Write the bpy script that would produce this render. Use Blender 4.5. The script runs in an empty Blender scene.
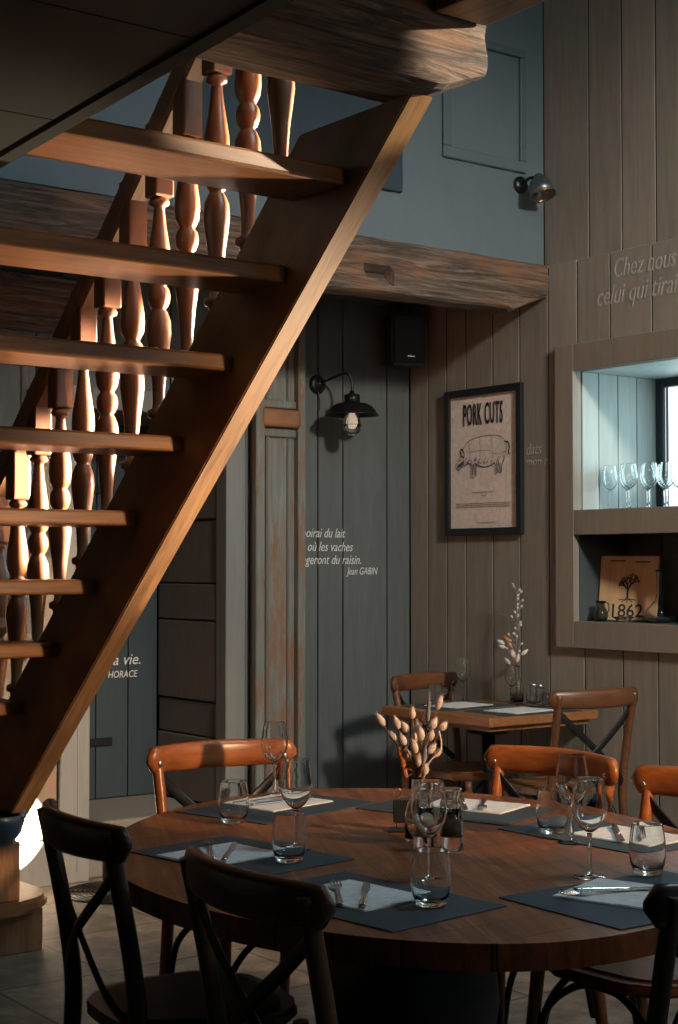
import bpy, bmesh, math, random
from mathutils import Vector, Matrix, noise, Euler
random.seed(7)
R = math.radians
D = bpy.data
COL = bpy.context.scene.collection
SC = bpy.context.scene
# ---------------------------------------------------------------- camera
cam = D.objects.new('camera', D.cameras.new('camera')); COL.objects.link(cam)
cam.location = (0, 0, 1.40)
cam.rotation_euler = (R(90 + 1.946), 0, R(-37.15))
cam.data.sensor_fit = 'VERTICAL'; cam.data.sensor_height = 36.0
cam.data.lens = 36.0 * 1560 / 1024
cam.data.clip_start = 0.05
SC.camera = cam
# ---------------------------------------------------------------- world and lights
w = D.worlds.new('sky'); SC.world = w; w.use_nodes = True
w.node_tree.nodes['Background'].inputs[0].default_value = (0.86, 0.95, 1.0, 1)
w.node_tree.nodes['Background'].inputs[1].default_value = 1.5
def look(o, to):
    o.rotation_euler = (Vector(to) - o.location).to_track_quat('-Z', 'Y').to_euler()
def area(name, loc, to, size, power, color, sy=None):
    l = D.lights.new(name, 'AREA'); l.energy = power; l.color = color; l.size = size
    if sy: l.shape = 'RECTANGLE'; l.size_y = sy
    o = D.objects.new(name, l); COL.objects.link(o); o.location = loc; look(o, to); return o
def spot(name, loc, to, power, color, deg, blend=.3, rad=.05):
    l = D.lights.new(name, 'SPOT'); l.energy = power; l.color = color
    l.spot_size = R(deg); l.spot_blend = blend; l.shadow_soft_size = rad
    o = D.objects.new(name, l); COL.objects.link(o); o.location = loc; look(o, to); return o
spot('high_window_light', (3.2, -1.2, 4.25), (5.1, 6.0, 1.0), 1500, (1.0, .92, .80), 45, .95, .28)
area('room_fill_light', (1.6, -2.4, 2.0), (3.2, 5, 1.3), 3.0, 4, (.30, .72, 1.0), 1.8)
area('side_window_light', (5.08, 1.2, 2.0), (1.5, 3.2, 1.0), 2.0, 14, (.34, .74, 1.0), 1.2)
area('added_table_fill', (3.55, 1.7, 4.7), (2.3, 2.9, .75), .8, 55, (.60, .86, 1.0), .8)  # added overhead fill to brighten the table; the ceiling has no opening
spot('sun_on_beam_end', (5.0, 1.0, 3.3), (2.60, 2.82, 2.66), 1800, (1.0, .86, .66), 6.5, .35, .03)
spot('added_stair_uplight', (4.66, 3.86, .34), (2.46, 3.80, 1.78), 850, (1.0, .72, .46), 36, .8, .10)  # added low spot imitating bounced sun on the stair undersides
area('added_warm_wall_fill', (2.95, .1, 2.3), (5.2, 4.9, 1.7), .7, 9, (1.0, .64, .38), .5)  # added fill that warms the right wall, stands for no lamp
spot('added_front_spot', (3.3, -1.2, 2.5), (2.8, 4.0, 1.05), 1200, (1.0, .64, .36), 25, .5, .12)  # added sun-coloured spot that brightens the stair front and far chairs
for tgt, dg in (((2.43, 4.90, 1.62), 13), ((2.43, 4.40, 1.98), 13), ((2.43, 3.95, 2.36), 13), ((2.43, 3.55, 2.70), 11)):
    spot('low_sun_on_stairs', (5.04, 4.08, 1.95), tgt, 10000, (1.0, .80, .64), dg, .5, .03)
spot('sun_patch', (4.6, 3.3, 1.75), (2.94, 6.25, .24), 40000, (1.0, .88, .72), 4.9, .15, .01)
area('window_daylight', (5.69, 4.45, 1.98), (5.0, 4.55, 1.9), .6, 6, (.62, .92, 1.0), .5)
SC.view_settings.view_transform = 'Standard'; SC.view_settings.look = 'None'
SC.view_settings.gamma = 1.0; SC.view_settings.use_curve_mapping = False
SC.view_settings.exposure = 0.0

# ---------------------------------------------------------------- materials
class NT:
    def __init__(s, name):
        s.m = D.materials.new(name); s.m.use_nodes = True; s.t = s.m.node_tree; s.b = s.t.nodes['Principled BSDF']
    def n(s, typ, **kw):
        x = s.t.nodes.new(typ)
        for k, v in kw.items(): setattr(x, k, v)
        return x
    def l(s, a, b): s.t.links.new(a, b)
    def coord(s, scale, loc=(0, 0, 0), rot=(0, 0, 0), src='Object'):
        tc = s.n('ShaderNodeTexCoord'); mp = s.n('ShaderNodeMapping')
        mp.inputs['Scale'].default_value = scale; mp.inputs['Location'].default_value = loc; mp.inputs['Rotation'].default_value = rot
        s.l(tc.outputs[src], mp.inputs[0]); return mp.outputs[0]
    def noise(s, vec, scale=5, detail=4, rough=.6, dist=0):
        x = s.n('ShaderNodeTexNoise'); x.inputs['Scale'].default_value = scale; x.inputs['Detail'].default_value = detail
        x.inputs['Roughness'].default_value = rough; x.inputs['Distortion'].default_value = dist
        s.l(vec, x.inputs['Vector']); return x.outputs['Fac']
    def ramp(s, fac, stops):
        x = s.n('ShaderNodeValToRGB'); e = x.color_ramp.elements
        while len(e) < len(stops): e.new(.5)
        for i, (p, c) in enumerate(stops): e[i].position = p; e[i].color = (*c, 1) if len(c) == 3 else c
        s.l(fac, x.inputs[0]); return x.outputs[0]
    def mix(s, fac, a, b, mode='MIX'):
        x = s.n('ShaderNodeMix', data_type='RGBA', blend_type=mode)
        for inp, v in ((x.inputs[0], fac), (x.inputs[6], a), (x.inputs[7], b)):
            if hasattr(v, 'links') or hasattr(v, 'is_linked'): s.l(v, inp)
            elif isinstance(v, (tuple, list)): inp.default_value = (*v, 1)[:4]
            else: inp.default_value = v
        return x.outputs[2]
    def bump(s, h, strength=.3, dist=.01):
        x = s.n('ShaderNodeBump'); x.inputs['Strength'].default_value = strength; x.inputs['Distance'].default_value = dist
        s.l(h, x.inputs['Height']); s.l(x.outputs[0], s.b.inputs['Normal'])
    def set(s, **kw):
        for k, v in kw.items():
            k = k.replace('_', ' ')
            inp = s.b.inputs[k]
            if hasattr(v, 'is_linked'): s.l(v, inp)
            elif isinstance(v, (tuple, list)): inp.default_value = (*v, 1)[:4]
            else: inp.default_value = v
        return s
def painted(name, col, rough=.6, var=.25, wear=None, grain=(14, 14, 1.3)):
    t = NT(name); v = t.coord(grain); g = t.noise(v, 2.2, 6, .65, .4)
    c0 = tuple(x * (1 - var) for x in col); c1 = tuple(min(1, x * (1 + var)) for x in col)
    c = t.ramp(g, [(.3, c0), (.7, c1)])
    geo = t.n('ShaderNodeNewGeometry')
    isl = t.ramp(geo.outputs['Random Per Island'], [(0, (.84, .84, .84)), (1, (1.1, 1.1, 1.1))])
    c = t.mix(1.0, c, isl, 'MULTIPLY')
    sp = t.noise(t.coord((9, 9, 5), (3, 1, 2)), 3.0, 5, .75)
    c = t.mix(t.ramp(sp, [(.66, (0, 0, 0)), (.74, (.55, .55, .55))]), c, tuple(x * .35 for x in col))
    if wear:
        wn = t.noise(t.coord((6, 6, 1.1), (5, 2, 8)), 2.0, 8, .8)
        c = t.mix(t.ramp(wn, [(.49, (0, 0, 0)), (.58, (.95, .95, .95))]), c, wear)
    t.set(Base_Color=c, Roughness=rough); t.bump(g, .25, .004); return t.m
def wood(name, dark, light, rough=.4, grain=(3, 30, 30), spec=.5, bump=.15):
    t = NT(name); v = t.coord(grain); g = t.noise(v, 1.6, 8, .62, .7)
    b = t.noise(t.coord((2, 2, 2)), 1.4, 3, .5)
    c = t.ramp(g, [(.25, dark), (.75, light)])
    c = t.mix(t.ramp(b, [(.35, (0, 0, 0)), (.75, (.5, .5, .5))]), c, tuple(x * .6 for x in dark))
    t.set(Base_Color=c, Roughness=rough); t.b.inputs['Specular IOR Level'].default_value = spec
    t.bump(g, bump, .003); return t.m
def plain(name, col, rough=.5, metal=0, **kw):
    t = NT(name); n = t.noise(t.coord((8, 8, 8)), 6, 3, .6)
    c = t.ramp(n, [(.3, tuple(x * .85 for x in col)), (.7, tuple(min(1, x * 1.12) for x in col))])
    t.set(Base_Color=c, Roughness=rough, Metallic=metal, **kw); return t.m
def glass(name, col=(1, 1, 1), rough=0.0, ior=1.45):
    t = NT(name); t.set(Base_Color=col, Roughness=rough, IOR=ior)
    t.b.inputs['Transmission Weight'].default_value = 1.0; return t.m

M = {}
M['wall'] = painted('taupe_painted_boards', (.235, .212, .172), .62, .16)
M['wall_dark'] = painted('slate_painted_boards', (.090, .101, .100), .6, .16)
M['blue'] = painted('blue_grey_painted_panel', (.092, .122, .134), .5, .07, grain=(3, 3, 1))
M['door'] = painted('dark_blue_door_paint', (.022, .04, .052), .5, .15)
M['casing'] = painted('grey_painted_casing', (.18, .18, .165), .55, .1)
M['pale'] = painted('pale_painted_casing', (.27, .27, .25), .55, .1)
M['old'] = painted('worn_old_paint', (.15, .155, .135), .7, .3, wear=(.19, .10, .055))
M['pink'] = painted('faded_pink_panel', (.30, .25, .19), .7, .2, wear=(.40, .20, .12))
M['darkback'] = plain('dark_gap', (.01, .01, .01), .9)
M['stair'] = wood('stair_oak', (.13, .055, .022), (.40, .20, .085), .42, (30, 3, 3))
M['stringer'] = wood('stringer_oak', (.15, .07, .028), (.48, .27, .12), .45, (24, 2.2, 2.2))
M['tread'] = wood('tread_oak', (.11, .045, .018), (.34, .16, .06), .35, (2.2, 24, 24))
M['baluster'] = wood('turned_oak', (.17, .06, .022), (.34, .13, .05), .38, (12, 12, 3))
M['chair'] = wood('chair_elm', (.17, .045, .012), (.42, .13, .032), .3, (4, 26, 26))
M['chair_shaded'] = wood('chair_elm_shaded', (.022, .014, .010), (.07, .038, .022), .35, (4, 26, 26))  # same elm as the far chairs, darkened to imitate shade
M['chair_half_shaded'] = wood('chair_elm_half_shaded', (.08, .042, .020), (.19, .10, .045), .35, (4, 26, 26))  # the elm once more, partly darkened for a chair in shade
M['black_metal'] = plain('black_iron', (.018, .020, .022), .42, .6)
M['strap'] = plain('dark_steel_strap', (.035, .038, .040), .35, .8)
M['seat_dark'] = plain('dark_woven_seat', (.03, .033, .037), .55)
M['steel'] = plain('cutlery_steel', (.62, .63, .64), .18, 1)
M['mat'] = plain('slate_placemat', (.029, .045, .056), .62)
M['napkin'] = plain('white_paper_napkin', (.62, .62, .60), .85)
M['glass'] = glass('clear_glass', (.97, 1, 1))
M['black'] = plain('black_plastic', (.012, .014, .017), .4)
M['frame'] = plain('black_picture_frame', (.010, .014, .018), .35)
M['ink'] = plain('black_ink', (.02, .02, .022), .8)
M['ink_faint'] = plain('faint_grey_ink', (.28, .25, .23), .8)
M['chalk'] = plain('white_chalk', (.60, .60, .58), .9)
M['chalk_dim'] = plain('rubbed_chalk', (.38, .36, .32), .9)
M['white_pale'] = plain('pale_paper', (.74, .63, .56), .8)
M['bowl'] = plain('blue_glazed_ceramic', (.05, .09, .14), .3)
M['stone'] = plain('rough_stone', (.20, .18, .155), .9)
M['flower'] = plain('pale_dried_flower', (.66, .52, .45), .9)
M['flower_o'] = plain('orange_dried_flower', (.45, .15, .04), .9)
M['flower_g'] = plain('grey_lavender_dried_flower', (.22, .24, .27), .9)
M['stem'] = plain('dry_stem', (.20, .12, .06), .9)
M['pepper'] = plain('peppercorns', (.03, .025, .022), .8)
M['salt'] = plain('coarse_salt', (.45, .45, .45), .8)
M['brass'] = plain('aged_brass', (.35, .22, .09), .35, 1)
M['board'] = wood('pale_printed_board', (.42, .27, .14), (.62, .44, .27), .6, (20, 20, 2))
M['stone_edge'] = M['stone']
def beam_mat():
    t = NT('weathered_beam'); v = t.coord((1.0, 16, 16)); g = t.noise(v, 2.4, 10, .72, 1.2)
    c = t.ramp(g, [(.32, (.012, .009, .007)), (.48, (.085, .055, .038)), (.6, (.20, .135, .095)), (.8, (.30, .22, .165))])
    o = t.noise(t.coord((1.2, 5, 5), (4, 4, 4)), 2, 5, .6)
    c = t.mix(t.ramp(o, [(.5, (0, 0, 0)), (.68, (.75, .75, .75))]), c, (.26, .115, .05))
    t.set(Base_Color=c, Roughness=.8); t.bump(g, .9, .02); return t.m
M['beam'] = beam_mat()
def table_mat():
    t = NT('table_planks'); v = t.coord((1, 1, 1), rot=(0, 0, R(64)))
    br = t.n('ShaderNodeTexBrick'); br.offset = .37
    for k, x in (('Scale', 1.0), ('Mortar Size', .0018), ('Brick Width', 1.3), ('Row Height', .115), ('Bias', 0)): br.inputs[k].default_value = x
    br.inputs['Color1'].default_value = (.75, .75, .75, 1); br.inputs['Color2'].default_value = (1.2, 1.2, 1.2, 1); br.inputs['Mortar'].default_value = (.15, .15, .15, 1)
    t.l(v, br.inputs['Vector'])
    v2 = t.coord((2.0, 26, 10), rot=(0, 0, R(64))); g = t.noise(v2, 1.5, 9, .65, .6)
    c = t.ramp(g, [(.25, (.06, .019, .008)), (.5, (.18, .058, .020)), (.78, (.34, .125, .042))])
    c = t.mix(1.0, c, br.outputs['Color'], 'MULTIPLY')
    t.set(Base_Color=c, Roughness=t.ramp(g, [(.3, (.42,) * 3), (.8, (.28,) * 3)])); t.bump(g, .12, .003); return t.m
M['table'] = table_mat()
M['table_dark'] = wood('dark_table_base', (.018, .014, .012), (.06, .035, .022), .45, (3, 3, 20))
M['small_table'] = wood('small_table_oak', (.20, .075, .025), (.42, .18, .065), .35, (24, 2, 24))
def floor_mat():
    t = NT('stone_floor'); v = t.coord((1, 1, 1), (.2, .13, 0))
    br = t.n('ShaderNodeTexBrick'); br.offset = .43
    for k, x in (('Scale', 1.0), ('Mortar Size', .008), ('Mortar Smooth', .4), ('Brick Width', .95), ('Row Height', .55)): br.inputs[k].default_value = x
    br.inputs['Color1'].default_value = (.8, .8, .8, 1); br.inputs['Color2'].default_value = (1.15, 1.1, 1.05, 1); br.inputs['Mortar'].default_value = (.3, .28, .26, 1)
    d = t.noise(t.coord((1, 1, 1)), 2.5, 4, .6)
    vm = t.n('ShaderNodeVectorMath', operation='MULTIPLY_ADD'); t.l(t.n('ShaderNodeTexNoise').outputs['Color'], vm.inputs[0]); vm.inputs[1].default_value = (.03, .03, 0); t.l(v, vm.inputs[2])
    t.l(vm.outputs[0], br.inputs['Vector'])
    g = t.noise(t.coord((3, 3, 3)), 3, 9, .7)
    c = t.ramp(g, [(.3, (.08, .07, .058)), (.5, (.19, .155, .12)), (.7, (.34, .28, .21))])
    c = t.mix(1.0, c, br.outputs['Color'], 'MULTIPLY')
    t.set(Base_Color=c, Roughness=.5); t.bump(g, .5, .01); return t.m
M['floor'] = floor_mat()

# ---------------------------------------------------------------- helpers
def tag(o, label=None, cat=None, group=None, kind=None):
    if label: o['label'] = label
    if cat: o['category'] = cat
    if group: o['group'] = group
    if kind: o['kind'] = kind
    return o
def obj(name, bm, mat, parent=None, smooth=False, label=None):
    me = D.meshes.new(name)
    bmesh.ops.recalc_face_normals(bm, faces=bm.faces); bm.to_mesh(me); bm.free()
    o = D.objects.new(name, me); COL.objects.link(o)
    for m in (mat if isinstance(mat, (list, tuple)) else [mat]): me.materials.append(m)
    if smooth:
        for p in me.polygons: p.use_smooth = True
    if parent: o.parent = parent
    if label: o['label'] = label
    return o
def empty(name, loc, rz=0, label=None, cat=None, group=None, kind=None):
    o = D.objects.new(name, None); COL.objects.link(o); o.location = loc; o.rotation_euler = (0, 0, rz); o.empty_display_size = .05
    return tag(o, label, cat, group, kind)
def copy_tree(o, parent=None):
    c = o.copy(); COL.objects.link(c)
    if parent: c.parent = parent; c.matrix_parent_inverse = o.matrix_parent_inverse.copy()
    for ch in [x for x in D.objects if x.parent == o]: copy_tree(ch, c)
    return c
def B(): return bmesh.new()
def box(bm, x0, x1, y0, y1, z0, z1, bev=0, mat=None, seg=1):
    t = bmesh.new(); bmesh.ops.create_cube(t, size=1)
    for v in t.verts: v.co = Vector(((x0 + x1) / 2 + v.co.x * (x1 - x0), (y0 + y1) / 2 + v.co.y * (y1 - y0), (z0 + z1) / 2 + v.co.z * (z1 - z0)))
    if bev: bmesh.ops.bevel(t, geom=t.edges[:], offset=bev, segments=seg, affect='EDGES', profile=.5)
    if mat is not None: bmesh.ops.transform(t, matrix=mat, verts=t.verts)
    merge(bm, t); return bm
def merge(bm, t):
    mp = {}
    for v in t.verts: mp[v] = bm.verts.new(v.co)
    for f in t.faces:
        try:
            g = bm.faces.new([mp[v] for v in f.verts]); g.smooth = f.smooth; g.material_index = f.material_index
        except ValueError: pass
    t.free()
def lathe(bm, prof, seg=24, mat=None, cap=False):
    rings = []
    for r, z in prof:
        if r < 1e-5: rings.append([bm.verts.new((0, 0, z))])
        else: rings.append([bm.verts.new((r * math.cos(2 * math.pi * i / seg), r * math.sin(2 * math.pi * i / seg), z)) for i in range(seg)])
    for a, b in zip(rings, rings[1:]):
        for i in range(seg):
            j = (i + 1) % seg
            try:
                if len(a) == 1 and len(b) == 1: continue
                if len(a) == 1: bm.faces.new((a[0], b[i], b[j]))
                elif len(b) == 1: bm.faces.new((a[i], a[j], b[0]))
                else: bm.faces.new((a[i], a[j], b[j], b[i]))
            except ValueError: pass
    if cap:
        for r in (rings[0], rings[-1]):
            if len(r) > 2: bm.faces.new(r)
    if mat is not None:
        bmesh.ops.transform(bm, matrix=mat, verts=[v for r in rings for v in r])
    return bm
def smooth_path(pts, n=6):
    pts = [Vector(p) for p in pts]; out = []
    for i in range(len(pts) - 1):
        p0 = pts[max(i - 1, 0)]; p1 = pts[i]; p2 = pts[i + 1]; p3 = pts[min(i + 2, len(pts) - 1)]
        for k in range(n):
            t = k / n
            out.append(.5 * ((2 * p1) + (p2 - p0) * t + (2 * p0 - 5 * p1 + 4 * p2 - p3) * t * t + (3 * p1 - p0 - 3 * p2 + p3) * t ** 3))
    out.append(pts[-1]); return out
def tube(bm, pts, rad, seg=8, flat=1.0, up=None):
    """sweep an ellipse (rad, rad*flat) along pts; rad a number or list"""
    pts = [Vector(p) for p in pts]; n = len(pts)
    if not hasattr(rad, '__len__'): rad = [rad] * n
    elif len(rad) != n:
        m = len(rad); rad = [rad[min(int(i * (m - 1) / (n - 1)), m - 2)] + (rad[min(int(i * (m - 1) / (n - 1)) + 1, m - 1)] - rad[min(int(i * (m - 1) / (n - 1)), m - 2)]) * ((i * (m - 1) / (n - 1)) - min(int(i * (m - 1) / (n - 1)), m - 2)) for i in range(n)]
    rings = []; nrm = None
    for i, p in enumerate(pts):
        t = (pts[min(i + 1, n - 1)] - pts[max(i - 1, 0)]).normalized()
        if up is not None: a = Vector(up)
        elif nrm is None: a = Vector((0, 0, 1)) if abs(t.z) < .9 else Vector((1, 0, 0))
        else: a = nrm
        nrm = (a - t * a.dot(t)).normalized(); b = t.cross(nrm)
        rings.append([bm.verts.new(p + nrm * (rad[i] * flat * math.sin(2 * math.pi * k / seg)) + b * (rad[i] * math.cos(2 * math.pi * k / seg))) for k in range(seg)])
    for a, b in zip(rings, rings[1:]):
        for k in range(seg):
            j = (k + 1) % seg; f = bm.faces.new((a[k], a[j], b[j], b[k])); f.smooth = True
    bm.faces.new(rings[0]); bm.faces.new(rings[-1][::-1]); return bm
def prism(bm, poly, z0, z1, mat=None):
    a = [bm.verts.new((x, y, z0)) for x, y in poly]; b = [bm.verts.new((x, y, z1)) for x, y in poly]
    n = len(poly); bm.faces.new(a[::-1]); bm.faces.new(b)
    for i in range(n): bm.faces.new((a[i], a[(i + 1) % n], b[(i + 1) % n], b[i]))
    if mat is not None: bmesh.ops.transform(bm, matrix=mat, verts=a + b)
    return bm
def bar(bm, p, q, wd, th, up=(0, 0, 1), bev=0):
    """rectangular bar from p to q"""
    p = Vector(p); q = Vector(q); d = q - p; L = d.length; d.normalize()
    u = Vector(up); u = (u - d * u.dot(d)).normalized(); s = d.cross(u)
    m = Matrix((( d.x, s.x, u.x, p.x), (d.y, s.y, u.y, p.y), (d.z, s.z, u.z, p.z), (0, 0, 0, 1)))
    return box(bm, 0, L, -wd / 2, wd / 2, -th / 2, th / 2, bev, m)
def ribbon(bm, pts, wd, z=0.0):
    """flat drawn line in the local XY plane"""
    for (x0, y0), (x1, y1) in zip(pts, pts[1:]):
        dx, dy = x1 - x0, y1 - y0; L = math.hypot(dx, dy)
        if L < 1e-7: continue
        nx, ny = -dy / L * wd / 2, dx / L * wd / 2; ex, ey = dx / L * wd * .3, dy / L * wd * .3
        vs = [bm.verts.new((x0 - ex + nx, y0 - ey + ny, z)), bm.verts.new((x0 - ex - nx, y0 - ey - ny, z)), bm.verts.new((x1 + ex - nx, y1 + ey - ny, z)), bm.verts.new((x1 + ex + nx, y1 + ey + ny, z))]
        bm.faces.new(vs)
    return bm
def text_bm(s, size, sx=1.0, shear=0.0, bold=0.0, space=1.0):
    cu = D.curves.new('t', 'FONT'); cu.body = s; cu.size = size; cu.shear = shear; cu.offset = bold; cu.space_character = space; cu.resolution_u = 3
    cu.extrude = .0006
    o = D.objects.new('t', cu); COL.objects.link(o)
    dg = bpy.context.evaluated_depsgraph_get(); me = D.meshes.new_from_object(o.evaluated_get(dg))
    bm = bmesh.new(); bm.from_mesh(me); D.objects.remove(o); D.curves.remove(cu); D.meshes.remove(me)
    for v in bm.verts: v.co.x *= sx
    return bm
# frames for drawing on walls: local x -> reading direction, y -> up, z -> out of the wall
def on_x(x, y, z, rot=0): # face looking to -X, text reads towards -Y
    return Matrix(((0, 0, -1, x), (-1, 0, 0, y), (0, 1, 0, z), (0, 0, 0, 1))) @ Matrix.Rotation(rot, 4, 'Z')
def on_y(x, y, z, rot=0): # face looking to -Y, text reads towards +X
    return Matrix(((1, 0, 0, x), (0, 0, -1, y), (0, 1, 0, z), (0, 0, 0, 1))) @ Matrix.Rotation(rot, 4, 'Z')
def write(name, s, size, m, mat, parent, **kw):
    bm = text_bm(s, size, **kw); bmesh.ops.transform(bm, matrix=m, verts=bm.verts); return obj(name, bm, mat, parent)
def boards(bm, axis, plane, seams, z0, z1, th, gap=.009, bev=.001):
    """vertical boards between successive seams; face at 'plane', thickness th away from the room"""
    for a, b in zip(seams, seams[1:]):
        a, b = min(a, b) + gap / 2, max(a, b) - gap / 2
        if axis == 'x': box(bm, plane, plane + th, a, b, z0, z1, bev)
        else: box(bm, a, b, plane, plane + th, z0, z1, bev)
    return bm

# ================================================================= SETTING
f = B(); box(f, -2.6, 5.9, -3.2, 7.2, -.12, 0); tag(obj('floor', f, M['floor']), kind='structure')
XW, YB, YU = 5.20, 6.25, 5.26
# right wall -------------------------------------------------------
def seq(lst, lo, step):
    lst = list(lst)
    while lst[-1] > lo: lst.append(lst[-1] - step)
    return lst
wr = B()
OY1, OY0, ZS1, ZS0, ZN1, ZN0 = 5.044, 3.95, 2.292, 1.652, 1.538, 1.143
far = [6.25, 6.106, 5.96, 5.814, 5.617, 5.427, 5.232]
boards(wr, 'x', XW, far, 0, 2.81, .03)
boards(wr, 'x', XW, [5.232, 5.044, 4.84, 4.592, 4.36, 4.14, 3.95, 3.88], 2.292, 2.81, .03)
boards(wr, 'x', XW, [5.232, 5.007, 4.775, 4.571, 4.36, 4.14, 3.95, 3.88], 0, 1.143, .03)
boards(wr, 'x', XW, [5.232, 5.046], 1.143, 2.292, .03)
boards(wr, 'x', XW, seq([3.88], 0, .21), 0, 2.81, .03)
boards(wr, 'x', XW + .018, seq([5.275, 4.983, 4.78, 4.58], 0, .2), 2.806, 5.2, .03)
wall_right = tag(obj('wall_right', wr, M['wall']), kind='structure')
bk = B() # masonry behind the boards, with the niche left open
XO = 5.85
box(bk, 5.2035, 5.2045, OY1 + .03, 6.25, 0, 2.80); box(bk, 5.2035, 5.2045, 0, OY0 - .03, 0, 2.80); box(bk, 5.2035, 5.2045, OY0 - .03, OY1 + .03, ZS1 + .03, 2.80); box(bk, 5.2035, 5.2045, OY0 - .03, OY1 + .03, 0, ZN0 - .03); box(bk, 5.2215, 5.2225, 0, YU, 2.815, 5.2)  # thin near-black sheets behind the seams imitate shade in the gaps
box(bk, 5.232, XO, OY1 + .03, 6.4, -.1, 5.2); box(bk, 5.232, XO, -3.2, OY0 - .03, -.1, 5.2)
box(bk, 5.25, XO, OY0 - .03, OY1 + .03, ZS1 + .03, 5.2); box(bk, 5.232, XO, OY0 - .03, OY1 + .03, -.1, ZN0 - .03)
obj('masonry_and_gap_shade', bk, M['darkback'], wall_right)
# niche lining
nl = B()
for a, b in ((5.23, 5.34), (5.34, 5.47), (5.47, 5.60), (5.60, 5.80)): box(nl, a + .002, b - .002, OY1, OY1 + .025, ZS0, ZS1, .002)
box(nl, 5.2, 5.8, OY0 - .025, OY0, ZS0, ZS1)
box(nl, 5.21, 5.8, OY0, OY1, ZS1, ZS1 + .025); 
tag(obj('trim_1', nl, painted('pale_niche_boards', (.36, .40, .38), .5, .12)), kind='structure')
nl = B()
box(nl, 5.21, 5.80, OY0, OY1, ZN1 + .002, ZS0 - .002)
box(nl, 5.21, 5.56, OY0, OY1, ZN0 - .028, ZN0)
box(nl, 5.53, 5.56, OY0, 4.60, ZN0, ZN1); box(nl, 5.53, 5.56, 4.606, 4.83, ZN0, ZN1); box(nl, 5.53, 5.56, 4.836, OY1, ZN0, ZN1)
box(nl, 5.21, 5.53, OY1, OY1 + .025, ZN0, ZN1); box(nl, 5.21, 5.53, OY0 - .025, OY0, ZN0, ZN1)
box(nl, 5.57, 5.80, OY0 - .03, OY1 + .03, ZN0 - .03, ZN1)
tag(obj('trim_2', nl, painted('slate_niche_lining', (.055, .075, .085), .5, .15)), kind='structure')
# surround boards
sr = B(); xs0, xs1 = 5.172, 5.199
box(sr, xs0, xs1, 5.048, 5.164, 1.021, 2.416, .002)
box(sr, xs0, xs1, 3.83, 5.046, 2.292, 2.416, .002)
box(sr, xs0, xs1, 3.95, 5.046, 1.538, 1.652, .002)
box(sr, xs0, xs1, 3.83, 5.046, 1.021, 1.143, .002)
box(sr, xs0, xs1, 3.83, 3.948, 1.145, 2.29, .002)
tag(obj('trim_3', sr, painted('taupe_niche_surround', (.225, .195, .155), .6, .12)), kind='structure')
# window
win = empty('window_1', (5.73, 4.5, 1.97), kind='structure')
wf = B(); box(wf, 0, .05, .50, .544, -.318, .322, .004); box(wf, 0, .05, -.55, -.506, -.318, .322, .004)
box(wf, 0, .05, -.506, .50, .282, .322, .004); box(wf, 0, .05, -.506, .50, -.318, -.30, .004)
obj('window_frame', wf, M['door'], win)
wg = B(); box(wg, .02, .026, -.504, .499, -.299, .281); obj('window_pane', wg, M['glass'], win)
# lamp wall (back) with the doorway -------------------------------
wb = B()
boards(wb, 'y', YB, [4.15, 4.335, 4.518, 4.604, 4.761, 5.046, 5.199], 0, 2.78, .04)
boards(wb, 'y', YB, [3.181, 3.45, 3.75, 4.15], 2.1, 2.78, .04)
wall_back = tag(obj('wall_back', wb, M['wall_dark']), kind='structure')
bb = B(); box(bb, 3.10, 4.31, YB + .07, YB + .15, 2.3, 2.8); box(bb, 4.30, 5.25, YB + .042, YB + .15, 0, 2.8); box(bb, -2.6, 3.17, YB + .042, YB + .15, 0, 2.8)
box(bb, 4.095, 4.16, YB + .06, 7.05, 0, 2.3); box(bb, 3.15, 3.225, YB + .06, 7.05, 0, 2.3); box(bb, 3.15, 4.16, 6.95, 7.05, 0, 2.3); box(bb, 3.15, 4.16, YB + .06, 7.05, 2.15, 2.3); obj('backing', bb, M['darkback'], wall_back)
wl = B() # old panelling left of the doorway
boards(wl, 'y', YB, [3.066, 2.72, 2.2, 1.7, 1.2, .7, .2, -.5, -1.5, -2.6][::-1], .20, 2.78, .04)
box(wl, 3.07, 3.178, YB, YB + .04, 2.102, 2.78)
for a, b in ((2.66, 3.02), (2.24, 2.60), (1.78, 2.12)):
    for z0, z1 in ((1.25, 1.62), (1.70, 2.35)):
        for q in ((a, b, z0, z0 + .03), (a, b, z1 - .03, z1), (a, a + .03, z0 + .03, z1 - .03), (b - .03, b, z0 + .03, z1 - .03)):
            box(wl, q[0], q[1], YB - .015, YB, q[2], q[3], .004)
obj('old_panelling', wl, M['wall_dark'], wall_back)
pk = B(); box(pk, 3.068, 3.175, YB - .004, YB + .04, .20, 2.1, .002); box(pk, 2.72, 3.064, YB - .006, YB - .001, .20, 1.1, .002)
obj('faded_panel', pk, M['pink'], wall_back, label='faded pinkish painted board')
sk = B(); box(sk, -2.6, 3.178, YB - .02, YB + .04, 0, .195, .003); tag(obj('baseboard_back', sk, M['pale']), kind='structure')
sk = B(); box(sk, 3.181, 3.324, YB - .03, YB + .06, 0, 2.2, .004); box(sk, 3.262, 3.268, YB - .034, YB - .028, .05, 2.15)
tag(obj('trim_4', sk, M['pale']), kind='structure')
sk = B(); box(sk, 4.042, 4.15, YB - .03, YB + .06, 0, 2.2, .004); box(sk, 3.324, 4.042, YB - .03, YB + .06, 2.1, 2.2, .004)
tag(obj('trim_5', sk, M['casing']), kind='structure')
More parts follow.
